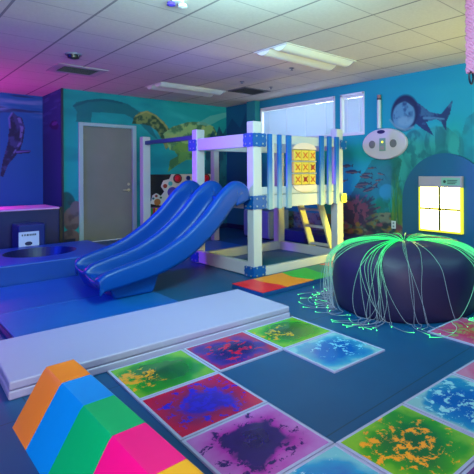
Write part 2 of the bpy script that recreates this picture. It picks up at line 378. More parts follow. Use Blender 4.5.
mb.build('hinge', steel, dr)

# ------------------------------------------------------------ wooden post-and-beam platform
post = mat('white_painted_timber', (176, 180, 190), .38, bump=.05, bscale=30)
bluep = mat('blue_plastic_bracket', (0, 78, 156), .35)
bolt_m = mat('bolt_grey', (150, 160, 175), .3, .6)
PX0, PX1, PY0, PY1, PW = 3.184, 4.64, 4.226, 5.50, .125
P = thing('play_platform', 'raised white timber play platform with blue slats and blue corner brackets', 'climbing frame', (3.9, 4.9, 0))
for (x, y, h) in ((PX0, PY0, 1.84), (PX1, PY0, 1.84), (PX0, PY1, 1.83), (PX1, PY1, 1.83)):
    mb = MB(); mb.box((x, y, 0), (x+PW, y+PW, h)); mb.build('post', post, P, bevel=.008)
C_Y = 7.18
mb = MB(); mb.box((PX0, C_Y, 0), (PX0+PW, C_Y+PW, 1.83)); mb.build('post', post, P, bevel=.008)
mb = MB(); mb.box((4.44, 7.07, 0), (4.55, 7.18, 1.70)); mb.build('post', post, P, bevel=.008)
def beam(a, b, name='beam', m=post): q = MB(); q.box(a, b); return q.build(name, m, P, bevel=.006)
x1, y1 = PX0+PW, PY0+PW
beam((PX0+.01, y1, 1.54), (PX0+.06, PY1, 1.70)); beam((PX0+.01, y1, .80), (PX0+.06, PY1, .955)); beam((PX0, y1, .01), (PX0+.07, PY1, .165))
beam((x1, PY1+.02, 1.54), (PX1, PY1+.07, 1.70)); beam((x1, PY1+.02, .80), (PX1, PY1+.07, .955)); beam((x1, PY1+.01, 0), (PX1, PY1+.08, .13))
beam((PX1+.03, y1, 1.54), (PX1+.08, PY1, 1.70)); beam((PX1+.03, y1, .80), (PX1+.08, PY1, .955)); beam((PX1+.02, y1, 0), (PX1+.08, PY1, .13))
beam((x1, PY0, .0), (PX1, PY0+.07, .10))
beam((PX0+.03, PY1+PW, 1.70), (PX0+.09, C_Y, 1.76), 'top_bar', mat('blue_painted_bar', (4, 66, 120), .4))
q = MB(); q.box((PX0+.062, y1-.1, .957), (PX1+.1, PY1+.1, .985)); q.build('deck', mat('deck_grey', (150, 165, 175), .6), P)
# front boards
beam((x1, PY0+.012, 1.585), (PX1, PY0+.05, 1.70), 'top_rail'); beam((x1, PY0+.012, .80), (PX1, PY0+.05, .955), 'lower_board'); beam((x1, PY0+.012, .968), (PX1, PY0+.05, 1.06), 'lower_board')
# slat colour fades from blue at the top to pale below
om, t = newm('blue_to_pale_slat', .4)
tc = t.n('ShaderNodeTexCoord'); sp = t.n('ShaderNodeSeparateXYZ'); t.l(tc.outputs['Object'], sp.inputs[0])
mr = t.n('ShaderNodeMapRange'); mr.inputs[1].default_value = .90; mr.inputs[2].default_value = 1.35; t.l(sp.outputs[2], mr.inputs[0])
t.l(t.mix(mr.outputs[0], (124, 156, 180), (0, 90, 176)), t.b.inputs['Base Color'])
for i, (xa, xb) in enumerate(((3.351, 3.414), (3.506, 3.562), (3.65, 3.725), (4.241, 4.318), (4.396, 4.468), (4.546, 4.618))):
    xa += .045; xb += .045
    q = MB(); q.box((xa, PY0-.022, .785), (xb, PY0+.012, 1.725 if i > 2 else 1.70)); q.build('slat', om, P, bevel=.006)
q = MB(); q.box((3.452, PY0-.012, .79), (3.492, PY0+.012, 1.70)); s_ = q.build('slat', post, P, bevel=.004); s_['label'] = 'narrow white slat'
q = MB(); q.box((4.345, PY0-.012, .79), (4.375, PY0+.012, 1.70)); s_ = q.build('slat', post, P, bevel=.004); s_['label'] = 'narrow white slat'
# brackets: scalloped plates with bolts
def plate(cx, cz, face, y, hw=.075, hh=.082, m=bluep, name='bracket'):
    o = []; n = 40
    for k in range(n):
        q_ = 2*math.pi*k/n; r_ = 1/max(abs(math.cos(q_))**8+abs(math.sin(q_))**8, 1e-9)**(1/8)
        sc = 1+.06*math.cos(8*q_); o.append((hw*r_*math.cos(q_)*sc, hh*r_*math.sin(q_)*min(sc, 1)))
    q = MB()
    if face == 'y': q.prism([(cx+a_, y, cz+b_) for a_, b_ in o], (0, -.012, 0))
    else: q.prism([(y, cx+a_, cz+b_) for a_, b_ in o], (-.012, 0, 0))
    ob = q.build(name, m, P)
    for a_, b_ in ((-.045, .045), (.045, .045), (-.045, -.045), (.045, -.045)):
        q = MB()
        if face == 'y': q.lathe([(.011, 0), (.011, -.006), (.006, -.009)], (cx+a_, y-.012, cz+b_), 8, axis='y')
        else: q.lathe([(.011, 0), (.011, -.006), (.006, -.009)], (y-.012, cx+a_, cz+b_), 8, axis='x')
        bo = MB(); bo.v, bo.f, bo.mi = q.v, q.f, q.mi
        o2 = bo.build('bolt', bolt_m); o2.location = (0, 0, 0); o2.parent = ob; o2.location = -Vector(P.location)
for cz in (1.62, .88):
    plate(PX0+.085, cz, 'y', PY0-.001, .10); plate(PY0+.085, cz, 'x', PX0-.001, .095)
plate(PX0+.08, .065, 'y', PY0-.001, .085, .062); plate(PY0+.08, .065, 'x', PX0-.001, .09, .062)
plate(PY1+.10, 1.615, 'x', PX0-.001, .10, .08); plate(PY1+.06, .08, 'x', PX0-.001, .10, .07)
plate(PX1+.10, 1.615, 'y', PY0-.024, .06, .065); yb = mat('yellow_lit_bracket', (214, 222, 60), .4)
o_ = None
plate(PX1+.105, .865, 'y', PY0-.024, .055, .065, yb, 'yellow_lit_bracket')  # the yellow light on this bracket is put into its colour
# noughts and crosses panel in the front
N = thing('noughts_and_crosses_panel', 'panel of nine yellow turning blocks with crosses set in the platform front', 'game panel', (3.967, PY0-.01, 1.3))
q = MB(); xa, xb, za, zb = 3.815, 4.215, 1.063, 1.532; yy = PY0-.012
def arch(z, s):
    pts = [(xa-.01, yy, z), (xb+.01, yy, z)]+[((xa+xb)/2+(xb-xa)/2*1.02*math.cos(k*math.pi/14), yy, z+s*.085*math.sin(k*math.pi/14)) for k in range(15)]
    return pts
q.prism(arch(zb-.002, 1), (0, .03, 0)); q.build('arched_board', mat('cream_board', (212, 190, 186), .5), N); q = MB(); q.prism(arch(za+.002, -1), (0, .03, 0)); q.build('arched_board', mat('cream_board', (212, 190, 186), .5), N)
ybm = mat('yellow_block', (206, 176, 66), .45); redx = mat('orange_cross', (196, 96, 40), .5); dkx = mat('dark_red_cross', (150, 30, 30), .5)
cw, ch = (xb-xa)/3, (zb-za)/3
for i in range(3):
    for k in range(3):
        cx_, cz_ = xa+cw*(i+.5), za+ch*(k+.5)
        q = MB(); q.box((cx_-cw*.45, yy, cz_-ch*.44), (cx_+cw*.45, yy+.06, cz_+ch*.44)); bl = q.build('block', ybm, N, bevel=.012)
        q = MB(); e_ = .036
        for s in (-1, 1):
            q.tube([(cx_-e_, yy-.003, cz_-s*e_), (cx_+e_, yy-.003, cz_+s*e_)], .007, 6)
        dark = (i, k) in ((2, 1), (1, 0))
        if dark: q.lathe([(.03, 0), (.03, -.004)], (cx_, yy, cz_), 12, axis='y')
        o2 = q.build('cross', dkx if dark else redx); o2.parent = bl; o2.location = -Vector(N.location)
for k in range(4):
    zz = za+ch*k; q = MB(); q.tube([(xa-.03, yy+.03, zz), (xb+.03, yy+.03, zz)], .008, 8); q.build('rod', post, N)
# ladder
Ld = thing('ladder', 'short white and yellow ladder leaning on the far right side of the platform', 'ladder', (4.86, 4.72, 0))
lm = mat('ladder_cream', (214, 210, 160), .45)
for i, y in enumerate((4.50, 4.93)):
    q = MB(); q.prism([(4.83, y, 0), (4.94, y, 0), (4.64, y, .79), (4.53, y, .79)], (0, .035, 0)); q.build('stile', lm, Ld, bevel=.004)
for z_ in (.14, .42, .68):
    xr = 4.885-.30*z_/.79
    q = MB(); q.box((xr-.045, 4.535, z_-.014), (xr+.055, 4.93, z_+.014)); q.build('rung', post, Ld, bevel=.004)

# ------------------------------------------------------------ double slide
S = thing('double_slide', 'glossy blue plastic slide with two lanes running down from the platform', 'slide', (1.9, 4.8, 0))
path = [(3.165, .93), (3.13, 1.05), (3.05, 1.115), (2.96, 1.128), (2.87, 1.085), (2.76, .99), (2.66, .875), (2.56, .77), (2.46, .685), (2.34, .59), (2.2, .512), (2.05, .445), (1.9, .40), (1.76, .368), (1.64, .34), (1.545, .315), (1.49, .285), (1.462, .262), (1.462, .24)]
# smooth
def crs(P_, n=4):
    out = []
    for i in range(len(P_)-1):
        p0 = P_[max(i-1, 0)]; p1 = P_[i]; p2 = P_[i+1]; p3 = P_[min(i+2, len(P_)-1)]
        for k in range(n):
            t_ = k/n; out.append(tuple(.5*((2*b_)+(-a_+c_)*t_+(2*a_-5*b_+4*c_-d_)*t_*t_+(-a_+3*b_-3*c_+d_)*t_**3) for a_, b_, c_, d_ in zip(p0, p1, p2, p3)))
    out.append(P_[-1]); return out
pth = crs(path, 4)
def sec():
    half = [(-.045, -.215), (-.052, -.14), (-.052, -.04), (-.04, -.012), (-.016, 0), (0, .001), (.014, 0), (.032, -.016), (.042, -.06), (.056, -.16), (.085, -.205), (.14, -.215), (.20, -.217), (.26, -.217)]
    L = [(4.30+a_, b_) for a_, b_ in half]+[(4.82-a_, b_) for a_, b_ in half[::-1] if a_ >= -.0]
    mid = 4.82
    full = L+[(2*mid-a_, b_) for a_, b_ in L[::-1]][1:]
    return crs(full, 2)
sec_ = sec(); n = len(sec_)
vs = []; fs = []
for i, (x, z) in enumerate(pth):
    a_ = pth[max(i-1, 0)]; b_ = pth[min(i+1, len(pth)-1)]; tx, tz = a_[0]-b_[0], a_[1]-b_[1]; L = math.hypot(tx, tz); tx /= L; tz /= L
    nx, nz = -tz, tx
    if nz < .35: nx, nz = (-.937 if nx < 0 else .937), .35
    w_e = min(1, max(0, (1.75-x)/.3)); nx *= 1-w_e; nz = nz*(1-w_e)+w_e
    s_end = min(1, max(0, (i-(len(pth)-19))/15)); dep = 1-.42*s_end
    for y, dz in sec_:
        # both lips round off towards the front
        lane = min(abs(y-4.56), abs(y-5.08)); f_ = 0
        dd = dz*((1-.9*s_end) if 4.3 < y < 5.34 else (1-.30*s_end))*(1-.18*min(1, max(0, (2.2-x)/.5)))
        vs.append((x+nx*dd+(.02*s_end**2*(lane/.26)**2)+.13*(y-4.3)*min(1, max(0, (2.3-x)/.8)), y, max(z+nz*dd, .035)))
vs += [(vs[-n+k][0]+.03, vs[-n+k][1], .175) for k in range(n)]
ns = len(pth)+1
for i in range(ns-1):
    for k in range(n-1): fs.append((i*n+k, i*n+k+1, (i+1)*n+k+1, (i+1)*n+k))
q = MB(); q.add(vs, fs)
slide_m = mat('glossy_blue_plastic', (0, 62, 146), .34, coat=.0)
slide_m.node_tree.nodes['Principled BSDF'].inputs['Specular IOR Level'].default_value = .3
sl = q.build('chute', slide_m, S, smooth='all'); so = sl.modifiers.new('shell', 'SOLIDIFY'); so.thickness = .016; so.offset = 0
q = MB(); q.prism([(1.66, 4.36, .033), (2.04, 4.36, .033), (2.12, 4.36, .26), (1.58, 4.36, .21)], (0, .86, 0)); q.build('support_foot', slide_m, S, bevel=.03, seg=3)
for y in (4.56, 5.08):
    q = MB(); q.box((3.0, y-.18, .86), (3.17, y+.18, .945)); q.build('mounting_lip', slide_m, S, bevel=.01)

# ------------------------------------------------------------ foam and mats
vin = lambda n, c, r=.38: mat(n, c, r, bump=.25, bscale=5)
# round-holed foam block
B = thing('foam_crater_block', 'wide low blue foam block with a round hollow in its top', 'foam block', (1.5, 6.3, 0))
bx0, bx1, by0, by1, bh = -.3, 2.32, 5.79, 7.12, .25; hc = (1.56, 6.50); hr = .40
q = MB(); K = 48; ring = [(hc[0]+hr*math.cos(2*math.pi*k/K), hc[1]+hr*math.sin(2*math.pi*k/K)) for k in range(K)]
def rect_pt(a_):
    c_, s_ = math.cos(a_), math.sin(a_); T = 1e9
    if c_ > 1e-9: T = min(T, (bx1-hc[0])/c_)
    if c_ < -1e-9: T = min(T, (bx0-hc[0])/c_)
    if s_ > 1e-9: T = min(T, (by1-hc[1])/s_)
    if s_ < -1e-9: T = min(T, (by0-hc[1])/s_)
    return (hc[0]+c_*T, hc[1]+s_*T)
cor_a = [math.atan2(y-hc[1], x-hc[0]) for x, y in ((bx0, by0), (bx1, by0), (bx1, by1), (bx0, by1))]
ang = sorted(set([round((2*math.pi*k/K+math.pi) % (2*math.pi)-math.pi, 5) for k in range(K)]+[round(v, 5) for v in cor_a])); K = len(ang)
out = [rect_pt(a_) for a_ in ang]; rin = [(hc[0]+hr*math.cos(a_), hc[1]+hr*math.sin(a_)) for a_ in ang]
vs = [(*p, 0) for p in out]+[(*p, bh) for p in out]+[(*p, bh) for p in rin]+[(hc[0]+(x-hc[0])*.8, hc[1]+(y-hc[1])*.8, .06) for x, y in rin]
fs = []; f2 = []
for k in range(K):
    l = (k+1) % K
    fs += [(k, l, K+l, K+k), (K+k, K+l, 2*K+l, 2*K+k)]; f2 += [(k, l, K+l, K+k)]
fs += [tuple(range(K))[::-1]]; f2 += [tuple(range(K, 2*K))]
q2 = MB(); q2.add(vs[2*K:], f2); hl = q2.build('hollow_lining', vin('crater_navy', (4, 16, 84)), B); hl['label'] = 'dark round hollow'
q.add(vs[:3*K], fs); q.build('body', vin('royal_blue_vinyl', (10, 66, 160)), B, bevel=.02, seg=3)

q = MB(); q.box((X0+.02, 7.62, 0), (2.09, 8.45, .71))
Bn = thing('padded_bench', 'tall dark blue padded box along the alcove with magenta lit top', 'padded box', (.6, 8.1, 0))
q.build('body', vin('dark_blue_vinyl', (6, 18, 84)), Bn, bevel=.012); q = MB(); q.box((X0+.02, 7.60, .70), (2.10, 8.46, .725)); q.build('top_cushion', vin('pale_vinyl_top', (220, 160, 220)), Bn, bevel=.008)
q = MB(); q.box((2.075, 7.595, 0), (2.115, 7.62, .73)); e_ = q.build('edge_strip', mat('black_edge', (14, 10, 20), .5), Bn); e_['label'] = 'black corner edge'

Sg = thing('foam_cube', 'small dark blue foam cube with a white notice on its front', 'foam cube', (1.6, 7.36, 0))
q = MB(); q.box((1.46, 7.17, 0), (1.78, 7.55, .535)); q.build('body', vin('deep_blue_vinyl', (6, 30, 110)), Sg, bevel=.015)
q = MB(); q.box((1.46, 7.163, .22), (1.70, 7.169, .44)); nb = q.build('notice', mat('notice_paper', (190, 206, 232), .6), Sg); nb['label'] = 'white paper notice with a dark heading'
q = MB()
for k, (x0_, x1_) in enumerate(((1.495, 1.508), (1.522, 1.530), (1.538, 1.546), (1.556, 1.576), (1.586, 1.60), (1.608, 1.622), (1.63, 1.645), (1.652, 1.664))): q.box((x0_, 7.159, .385), (x1_, 7.1625, .41))
q.lathe([(.035, 0), (.045, -.003)], (1.575, 7.163, .28), 16, axis='y', sy=.6)
o2 = q.build('heading', mat('dark_ink', (30, 40, 80), .6)); o2.parent = nb; o2.location = -Vector(Sg.location)

# thin blue folding mat under the slide end
M1 = thing('landing_mat', 'thin blue folding mat on the floor under the end of the slide', 'mat', (1.4, 4.6, 0))
bm_ = vin('azure_vinyl', (10, 92, 170)); bm2 = vin('azure_vinyl_dark', (8, 80, 158))
q = MB(); q.box((.77, 3.745, 0), (2.06, 4.66, .032)); q.build('panel', bm_, M1, bevel=.006); q = MB(); q.box((.77, 4.665, 0), (2.06, 5.76, .032)); q.build('panel', bm2, M1, bevel=.006)
q = MB(); q.box((.735, 3.75, 0), (.768, 5.7, .028)); q.build('edge_binding', mat('navy_binding', (8, 22, 90), .5), M1, bevel=.006)
# pale folding mat
M2 = thing('pale_folding_mat', 'long pale lilac folding mat lying across the floor in front of the slide', 'mat', (.545, 2.921, 0), -.0384)
lv = vin('lilac_vinyl', (160, 160, 200), .42)
q = MB(); q.box((.004, .004, .052), (1.975, .80, .10)); q.build('upper_panel', lv, M2, local=True, bevel=.010, seg=3)
q = MB(); q.box((0, 0, 0), (1.98, .805, .049)); q.build('lower_panel', lv, M2, local=True, bevel=.010, seg=3)
# floor mats round the platform
q = MB(); q.box((3.40, 5.72, 0), (4.42, 7.0, .02)); tag(q.build('floor_mat', vin('sky_blue_vinyl', (10, 110, 180)), bevel=.004), 'flat sky blue mat on the floor behind the platform', 'mat', kind='thing')
q = MB(); q.lathe([(.55, 0), (.56, .012), (.54, .02), (0, .021)], (4.0, 4.92, .0), 48); tag(q.build('round_mat', vin('dark_teal_vinyl', (14, 84, 112)), smooth=True), 'round dark teal mat on the floor inside the platform frame', 'mat', kind='thing')
# rainbow strip mat
M3 = thing('rainbow_strip_mat', 'narrow mat in red, orange and green sections along the platform front', 'mat', (3.6, 3.85, 0))
cols = [('red', (220, 30, 40)), ('orange', (236, 140, 24)), ('green', (40, 170, 60)), ('teal', (30, 120, 110)), ('coral', (224, 90, 90))]
xs = [2.74, 3.03, 3.42, 3.78, 4.05, 4.5]
for i in range(5):
    n_ = 10; wv = lambda t_, i_: (0 if i_ in (0, 5) else .03*math.sin(t_*5+i_))
    q = MB(); ya, yb_ = 3.50, 4.02
    L1 = [(xs[i]+wv(k/n_, i), ya+(yb_-ya)*k/n_, .0) for k in range(n_+1)]; L2 = [(xs[i+1]+wv(k/n_, i+1), ya+(yb_-ya)*k/n_, .0) for k in range(n_+1)]
    q.prism([(x, y, .046) for x, y, _ in L1+L2[::-1]], (0, 0, .006)); s_ = q.build('coloured_section', vin(cols[i][0]+'_section', cols[i][1], .35), M3); s_['label'] = cols[i][0]+' section'
q = MB(); q.box((2.74, 3.50, 0), (4.5, 4.02, .046)); q.build('base', vin('mat_side_blue', (16, 70, 130)), M3, bevel=.004)

# rainbow trapezoid block
T = thing('rainbow_foam_block', 'long ridge-shaped foam block in orange, blue, green, pink and yellow bands', 'foam block', (.71, 1.9, 0))
ys = [2.61, 2.355, 2.06, 1.745, 1.42, 1.12]
cl = [('orange', (250, 140, 20)), ('light blue', (0, 150, 245)), ('green', (0, 186, 110)), ('pink', (250, 10, 140)), ('yellow', (245, 190, 10))]
for i in range(5):
    q = MB(); g_ = .0015
    prof = [(.502, .0), (.636, .235), (.650, .25), (.775, .25), (.789, .235), (.925, .0)]
    q.prism([(x, ys[i]-g_, z) for x, z in prof], (0, ys[i+1]-ys[i]+2*g_, 0)); s_ = q.build('colour_band', vin(cl[i][0].replace(' ', '_')+'_vinyl', cl[i][1], .4), T, smooth=True); s_['label'] = cl[i][0]+' band'

# ------------------------------------------------------------ liquid floor tiles
TR, TX, TY, TS = -.0384, 1.0463, 2.8982, .5
A_ = Vector((math.cos(TR), math.sin(TR), 0)); B_ = Vector((math.sin(TR), -math.cos(TR), 0))
def tile_mat(name, ramp, blotch, bc=(0, 0), br_=.3, th=.5, bs=9, seed=0, bl2=None, sharp=14, amp=.22):
    m, t = newm(name, .22); tc = t.n('ShaderNodeTexCoord'); sp = t.n('ShaderNodeSeparateXYZ'); t.l(tc.outputs['Object'], sp.inputs[0])
    mp = t.n('ShaderNodeMapping'); mp.inputs['Location'].default_value = (seed*3.7, seed*1.3, 0); t.l(tc.outputs['Object'], mp.inputs[0])
    n1 = t.n('ShaderNodeTexNoise'); n1.inputs['Scale'].default_value = 6; n1.inputs['Detail'].default_value = 5; t.l(mp.outputs[0], n1.inputs['Vector'])
    n2 = t.n('ShaderNodeTexNoise'); n2.inputs['Scale'].default_value = bs*1.5; n2.inputs['Detail'].default_value = 8; n2.inputs['Distortion'].default_value = .35; n2.inputs['Roughness'].default_value = .72; t.l(mp.outputs[0], n2.inputs['Vector'])
    ax_ = t.math('MULTIPLY', t.math('ABSOLUTE', sp.outputs[0]), 4.1); ay = t.math('MULTIPLY', t.math('ABSOLUTE', sp.outputs[1]), 4.1)
    dd = t.math('POWER', t.math('ADD', t.math('POWER', ax_, 3.2), t.math('POWER', ay, 3.2)), 1/3.2)
    dd = t.math('ADD', dd, t.math('MULTIPLY', t.math('SUBTRACT', n1.outputs['Fac'], .5), amp*4))
    cr = t.n('ShaderNodeValToRGB'); el = cr.color_ramp.elements
    while len(el) < len(ramp): el.new(.5)
    for e_, (p_, c_) in zip(el, ramp): e_.position = p_; e_.color = (*[v*.72 for v in lin(c_)], 1)
    t.l(dd, cr.inputs[0])
    rx = t.math('SUBTRACT', sp.outputs[0], bc[0]); ry = t.math('SUBTRACT', sp.outputs[1], bc[1])
    rr = t.math('DIVIDE', t.math('SQRT', t.math('ADD', t.math('MULTIPLY', rx, rx), t.math('MULTIPLY', ry, ry))), br_)
    v = t.math('SUBTRACT', n2.outputs['Fac'], t.math('ADD', th, t.math('MULTIPLY', t.math('POWER', rr, 2), .09)))
    msk = t.math('MULTIPLY', v, sharp*3, clamp=True)
    c = t.mix(msk, cr.outputs[0], blotch)
    if bl2:
        v2 = t.math('MULTIPLY', t.math('SUBTRACT', .40, n2.outputs['Fac']), 30, clamp=True); c = t.mix(v2, c, bl2)
    t.l(c, t.b.inputs['Base Color']); t.b.inputs['Coat Weight'].default_value = .2
    return m
GR = [(0, (4, 92, 56)), (.45, (6, 120, 44)), (.8, (20, 160, 30)), (1, (120, 196, 40))]
tiles = {
 (0, 0): ('green tile with a small orange patch, nearest the rainbow foam block', tile_mat('liquid_green_orange', GR, (224, 150, 24), (-.17, .02), .14, .46, 12, 1)),
 (1, 0): ('dark blue and crimson tile along the pale mat between two green tiles', tile_mat('liquid_navy_crimson', [(0, (14, 36, 92)), (.4, (34, 26, 120)), (.75, (70, 40, 160)), (1, (190, 24, 80))], (196, 16, 50), (-.02, -.02), .30, .53, 8, 2)),
 (2, 0): ('green tile with an orange streak by the right end of the pale mat', tile_mat('liquid_green_streak', GR, (206, 150, 20), (-.10, .04), .16, .50, 11, 3)),
 (2, 1): ('pale blue tile with deep blue middle, beside the dark pouffe', tile_mat('liquid_ice_blue', [(0, (4, 96, 200)), (.55, (8, 110, 210)), (.85, (60, 170, 225)), (1, (150, 215, 235))], (120, 205, 235), (.08, .02), .28, .54, 10, 4)),
 (0, 1): ('crimson tile with a speckled royal blue middle', tile_mat('liquid_crimson_blue', [(0, (22, 20, 190)), (.42, (40, 24, 190)), (.62, (150, 20, 90)), (1, (214, 16, 70))], (24, 20, 200), (.02, .0), .26, .50, 13, 5)),
 (0, 2): ('violet and pink tile with a dark purple blot', tile_mat('liquid_violet', [(0, (26, 6, 90)), (.5, (40, 8, 120)), (.62, (190, 50, 190)), (1, (206, 130, 226))], (30, 4, 96), (-.04, .0), .26, .50, 10, 6)),
 (0, 3): ('bright cyan and blue tile at the bottom edge of the photo', tile_mat('liquid_cyan', [(0, (10, 70, 200)), (.5, (0, 120, 220)), (.8, (0, 170, 235)), (1, (130, 220, 240))], (180, 230, 240), (0, 0), .3, .56, 7, 7)),
 (1, 3): ('vivid green tile covered with lacy orange blotches', tile_mat('liquid_lime_orange', [(0, (0, 104, 50)), (.5, (4, 132, 40)), (.8, (50, 176, 20)), (1, (140, 214, 40))], (244, 160, 16), (-.05, .02), .24, .50, 12, 8)),
 (2, 3): ('sky blue tile veined with white, right of the lacy orange one', tile_mat('liquid_sky', [(0, (0, 90, 200)), (.5, (10, 110, 215)), (.85, (40, 160, 220)), (1, (160, 220, 230))], (150, 215, 230), (0, 0), .4, .52, 9, 9)),
 (3, 3): ('plain pink tile at the right edge of the photo', tile_mat('liquid_pink', [(0, (214, 60, 140)), (.6, (226, 80, 150)), (1, (226, 140, 190))], (206, 190, 226), (0, 0), .3, .60, 8, 10)),
 (4, 2): ('pink and red tile under the green glowing fibre tips', tile_mat('liquid_rose', [(0, (220, 90, 80)), (.5, (226, 60, 120)), (1, (224, 110, 170))], (150, 150, 90), (.05, 0), .3, .5, 8, 11)),
 (1, 4): ('dark purple tile with orange flecks in the bottom right corner', tile_mat('liquid_plum', [(0, (30, 10, 80)), (.6, (44, 14, 110)), (1, (120, 60, 160))], (220, 140, 40), (0, 0), .3, .56, 9, 12)),
}
tf = mat('tile_frame_lilac', (160, 170, 208), .35)
proto = None
for (i, j), (lab, m) in tiles.items():
    c_ = Vector((TX, TY, 0))+A_*TS*(i+.5)+B_*TS*(j+.5)
    r_ = thing('liquid_floor_tile', lab, 'floor tile', c_, TR, 'liquid filled floor tiles')
    hs = TS/2-.003
    if proto is None:
        q = MB(); fr = .015
        q.box((-hs, -hs, 0), (hs, -hs+fr, .012)); q.box((-hs, hs-fr, 0), (hs, hs, .012)); q.box((-hs, -hs+fr, 0), (-hs+fr, hs-fr, .012)); q.box((hs-fr, -hs+fr, 0), (hs, hs-fr, .012))
        o1 = q.build('frame', tf, r_, local=True, bevel=.0015); proto = o1
    else:
        o1 = proto.copy(); C.objects.link(o1); o1.parent = r_
    q = MB(); q.box((-hs+fr, -hs+fr, 0.001), (hs-fr, hs-fr, .0105)); q.build('liquid_panel', m, r_, local=True)

# ------------------------------------------------------------ pouffe and fibre optics
PC = Vector((3.60, 2.42, 0)); PR = .69
def prof(s_):                       # s_ 0 (top centre) .. 1 (floor): radius, height
    key = [(0, .56), (.12, .588), (.24, .594), (.36, .588), (.47, .572), (.57, .54), (.64, .485), (.68, .40), (.69, .30), (.688, .20), (.68, .11), (.66, .03), (.64, 0)]
    f_ = s_*(len(key)-1); i = min(int(f_), len(key)-2); t_ = f_-i
    p0, p1, p2, p3 = key[max(i-1, 0)], key[i], key[i+1], key[min(i+2, len(key)-1)]
    return [.5*((2*b_)+(-a_+c_)*t_+(2*a_-5*b_+4*c_-d_)*t_*t_+(-a_+3*b_-3*c_+d_)*t_**3) for a_, b_, c_, d_ in zip(p0, p1, p2, p3)]
q = MB(); K = 96; rows = 40; vs = []; fs = []
for i in range(rows+1):
    r_, z_ = prof(i/rows)
    for k in range(K):
        a_ = 2*math.pi*k/K; puck = 1+.012*math.sin(a_*7+1)*min(1, z_/.3)*(1 if i > 8 else 0)
        vs.append((PC.x+r_*puck*math.cos(a_), PC.y+r_*puck*math.sin(a_), max(0, z_+.006*math.sin(a_*9+i*.5)*(1 if 4 < i < 26 else 0))))
fs = [(i*K+k, i*K+(k+1) % K, (i+1)*K+(k+1) % K, (i+1)*K+k) for i in range(rows) for k in range(K)]
fs.append(tuple(range(rows*K, (rows+1)*K)))
q.add(vs, fs)
pouf = thing('round_pouffe', 'huge round dark indigo vinyl pouffe draped with glowing fibre optic strands', 'pouffe', PC)
q.build('cushion', mat('indigo_vinyl', (24, 18, 66), .55, bump=.2, bscale=4), pouf, smooth='all')
q = MB(); q.lathe([(.05, .0), (.045, .02), (.0, .03)], (PC.x, PC.y, .557), 24); q.build('centre_button', mat('button_dark', (30, 40, 70), .4), pouf, smooth=True)

# strand material: the strand glows along its length, the colour stored per point
fm = bpy.data.materials.new('glowing_fibre'); fm.use_nodes = True; t = NT(fm); at = t.n('ShaderNodeAttribute', attribute_name='glow')
t.l(at.outputs['Color'], t.b.inputs['Emission Color']); t.b.inputs['Emission Strength'].default_value = 1.0; t.b.inputs['Base Color'].default_value = (.03, .06, .06, 1); t.b.inputs['Roughness'].default_value = .3
FB = thing('fibre_optic_bundle', 'bundle of green glowing fibre optic strands spilling from the pouffe top', 'fibre optic strands', (PC.x, PC.y, .60), group=None)
def strand(th, reach, sp_, loose, hot, r=.0020):
    pts = []; cols_ = []
    n1 = 44; ph = random.uniform(0, 6); wob = random.uniform(.03, .16)
    lift = .006+random.random()*.012
    for i in range(n1):
        s_ = i/(n1-1)
        tt = th+sp_*s_**1.8+wob*math.sin(s_*6+ph)*s_**1.5
        rp, zp = prof(.02+.98*s_)
        ru = rp*1.012+lift; zu = zp+lift*.9*(1-s_)
        if s_ > .5:
            e_ = (s_-.5)/.5
            ru = max(ru, PR*1.012+.004+lift*.6+loose*.10*math.sin(e_*math.pi*.9))
        pts.append((PC.x+ru*math.cos(tt), PC.y+ru*math.sin(tt), max(zu, .012+lift)))
    for _ in range(4): pts = [pts[0]]+[tuple((a_+2*b_+c_)/4 for a_, b_, c_ in zip(pts[i-1], pts[i], pts[i+1])) for i in range(1, len(pts)-1)]+[pts[-1]]
    # run on over the floor with a curl
    h = tt; x, y, z = pts[-1]; z = max(.014+lift*.2, .012); cv = random.choice((-1, 1))*random.uniform(1, 9); L = reach; n2 = 16
    for i in range(1, n2+1):
        st = L/n2; h += cv*st; x += math.cos(h)*st; y += math.sin(h)*st
        if (x-PC.x)**2+(y-PC.y)**2 < (PR+.03)**2:
            v_ = Vector((x-PC.x, y-PC.y, 0)).normalized()*(PR+.03); x, y = PC.x+v_.x, PC.y+v_.y
        zz = .017+lift*.25*(1+math.sin(i*.5+ph))
        if 2.6 < x < 4.55 and 3.45 < y < 4.2: zz += .055
        pts.append((x, y, zz))
    N_ = len(pts)
    for i in range(N_):
        f_ = i/(N_-1); g1 = math.exp(-(f_/.34)**2)*hot; g2 = max(0, (f_-.93)/.07)
        c_ = np.array([.13, .17, .30])*(.6+.5*math.sin(f_*3))*(1-min(1, g1)) + np.array([.0, 1.0, .13])*g1*1.5 + np.array([.02, 1.2, .15])*g2*(1.6 if hot > .5 else .6)
        if tint: c_ = c_+np.array([.0, .5, .14])*(1-abs(f_-.75)*1.6)*tint
        cols_.append(np.clip(c_, 0, 4))
    q = MB(); k = 4; q.tube(pts, [r*(1 if i < N_-1 else 1.0) for i in range(N_)], k)
    cc = [c_ for c_ in cols_ for _ in range(k)]
    tip = pts[-1]; q.lathe([(0, -.004), (.0035, -.002), (.004, 0), (.0035, .002), (0, .004)], tip, 6)
    cc += [np.clip(cols_[-1]*2.0, 0, 6)]*30
    o = q.build('strand', fm, FB, smooth='all')
    a_ = o.data.color_attributes.new('glow', 'FLOAT_COLOR', 'POINT')
    a_.data.foreach_set('color', np.array([[*c_, 1] for c_ in cc], np.float32).ravel())
tint = 0
for k in range(18): strand(R(random.gauss(129, 6)), random.uniform(.03, .42), random.uniform(-.3, .6), random.random()**2, 1.2)   # left, dense
for k in range(10): strand(R(random.gauss(146, 12)), random.uniform(.1, .5), random.uniform(-.6, .1), random.random()**2, .8)
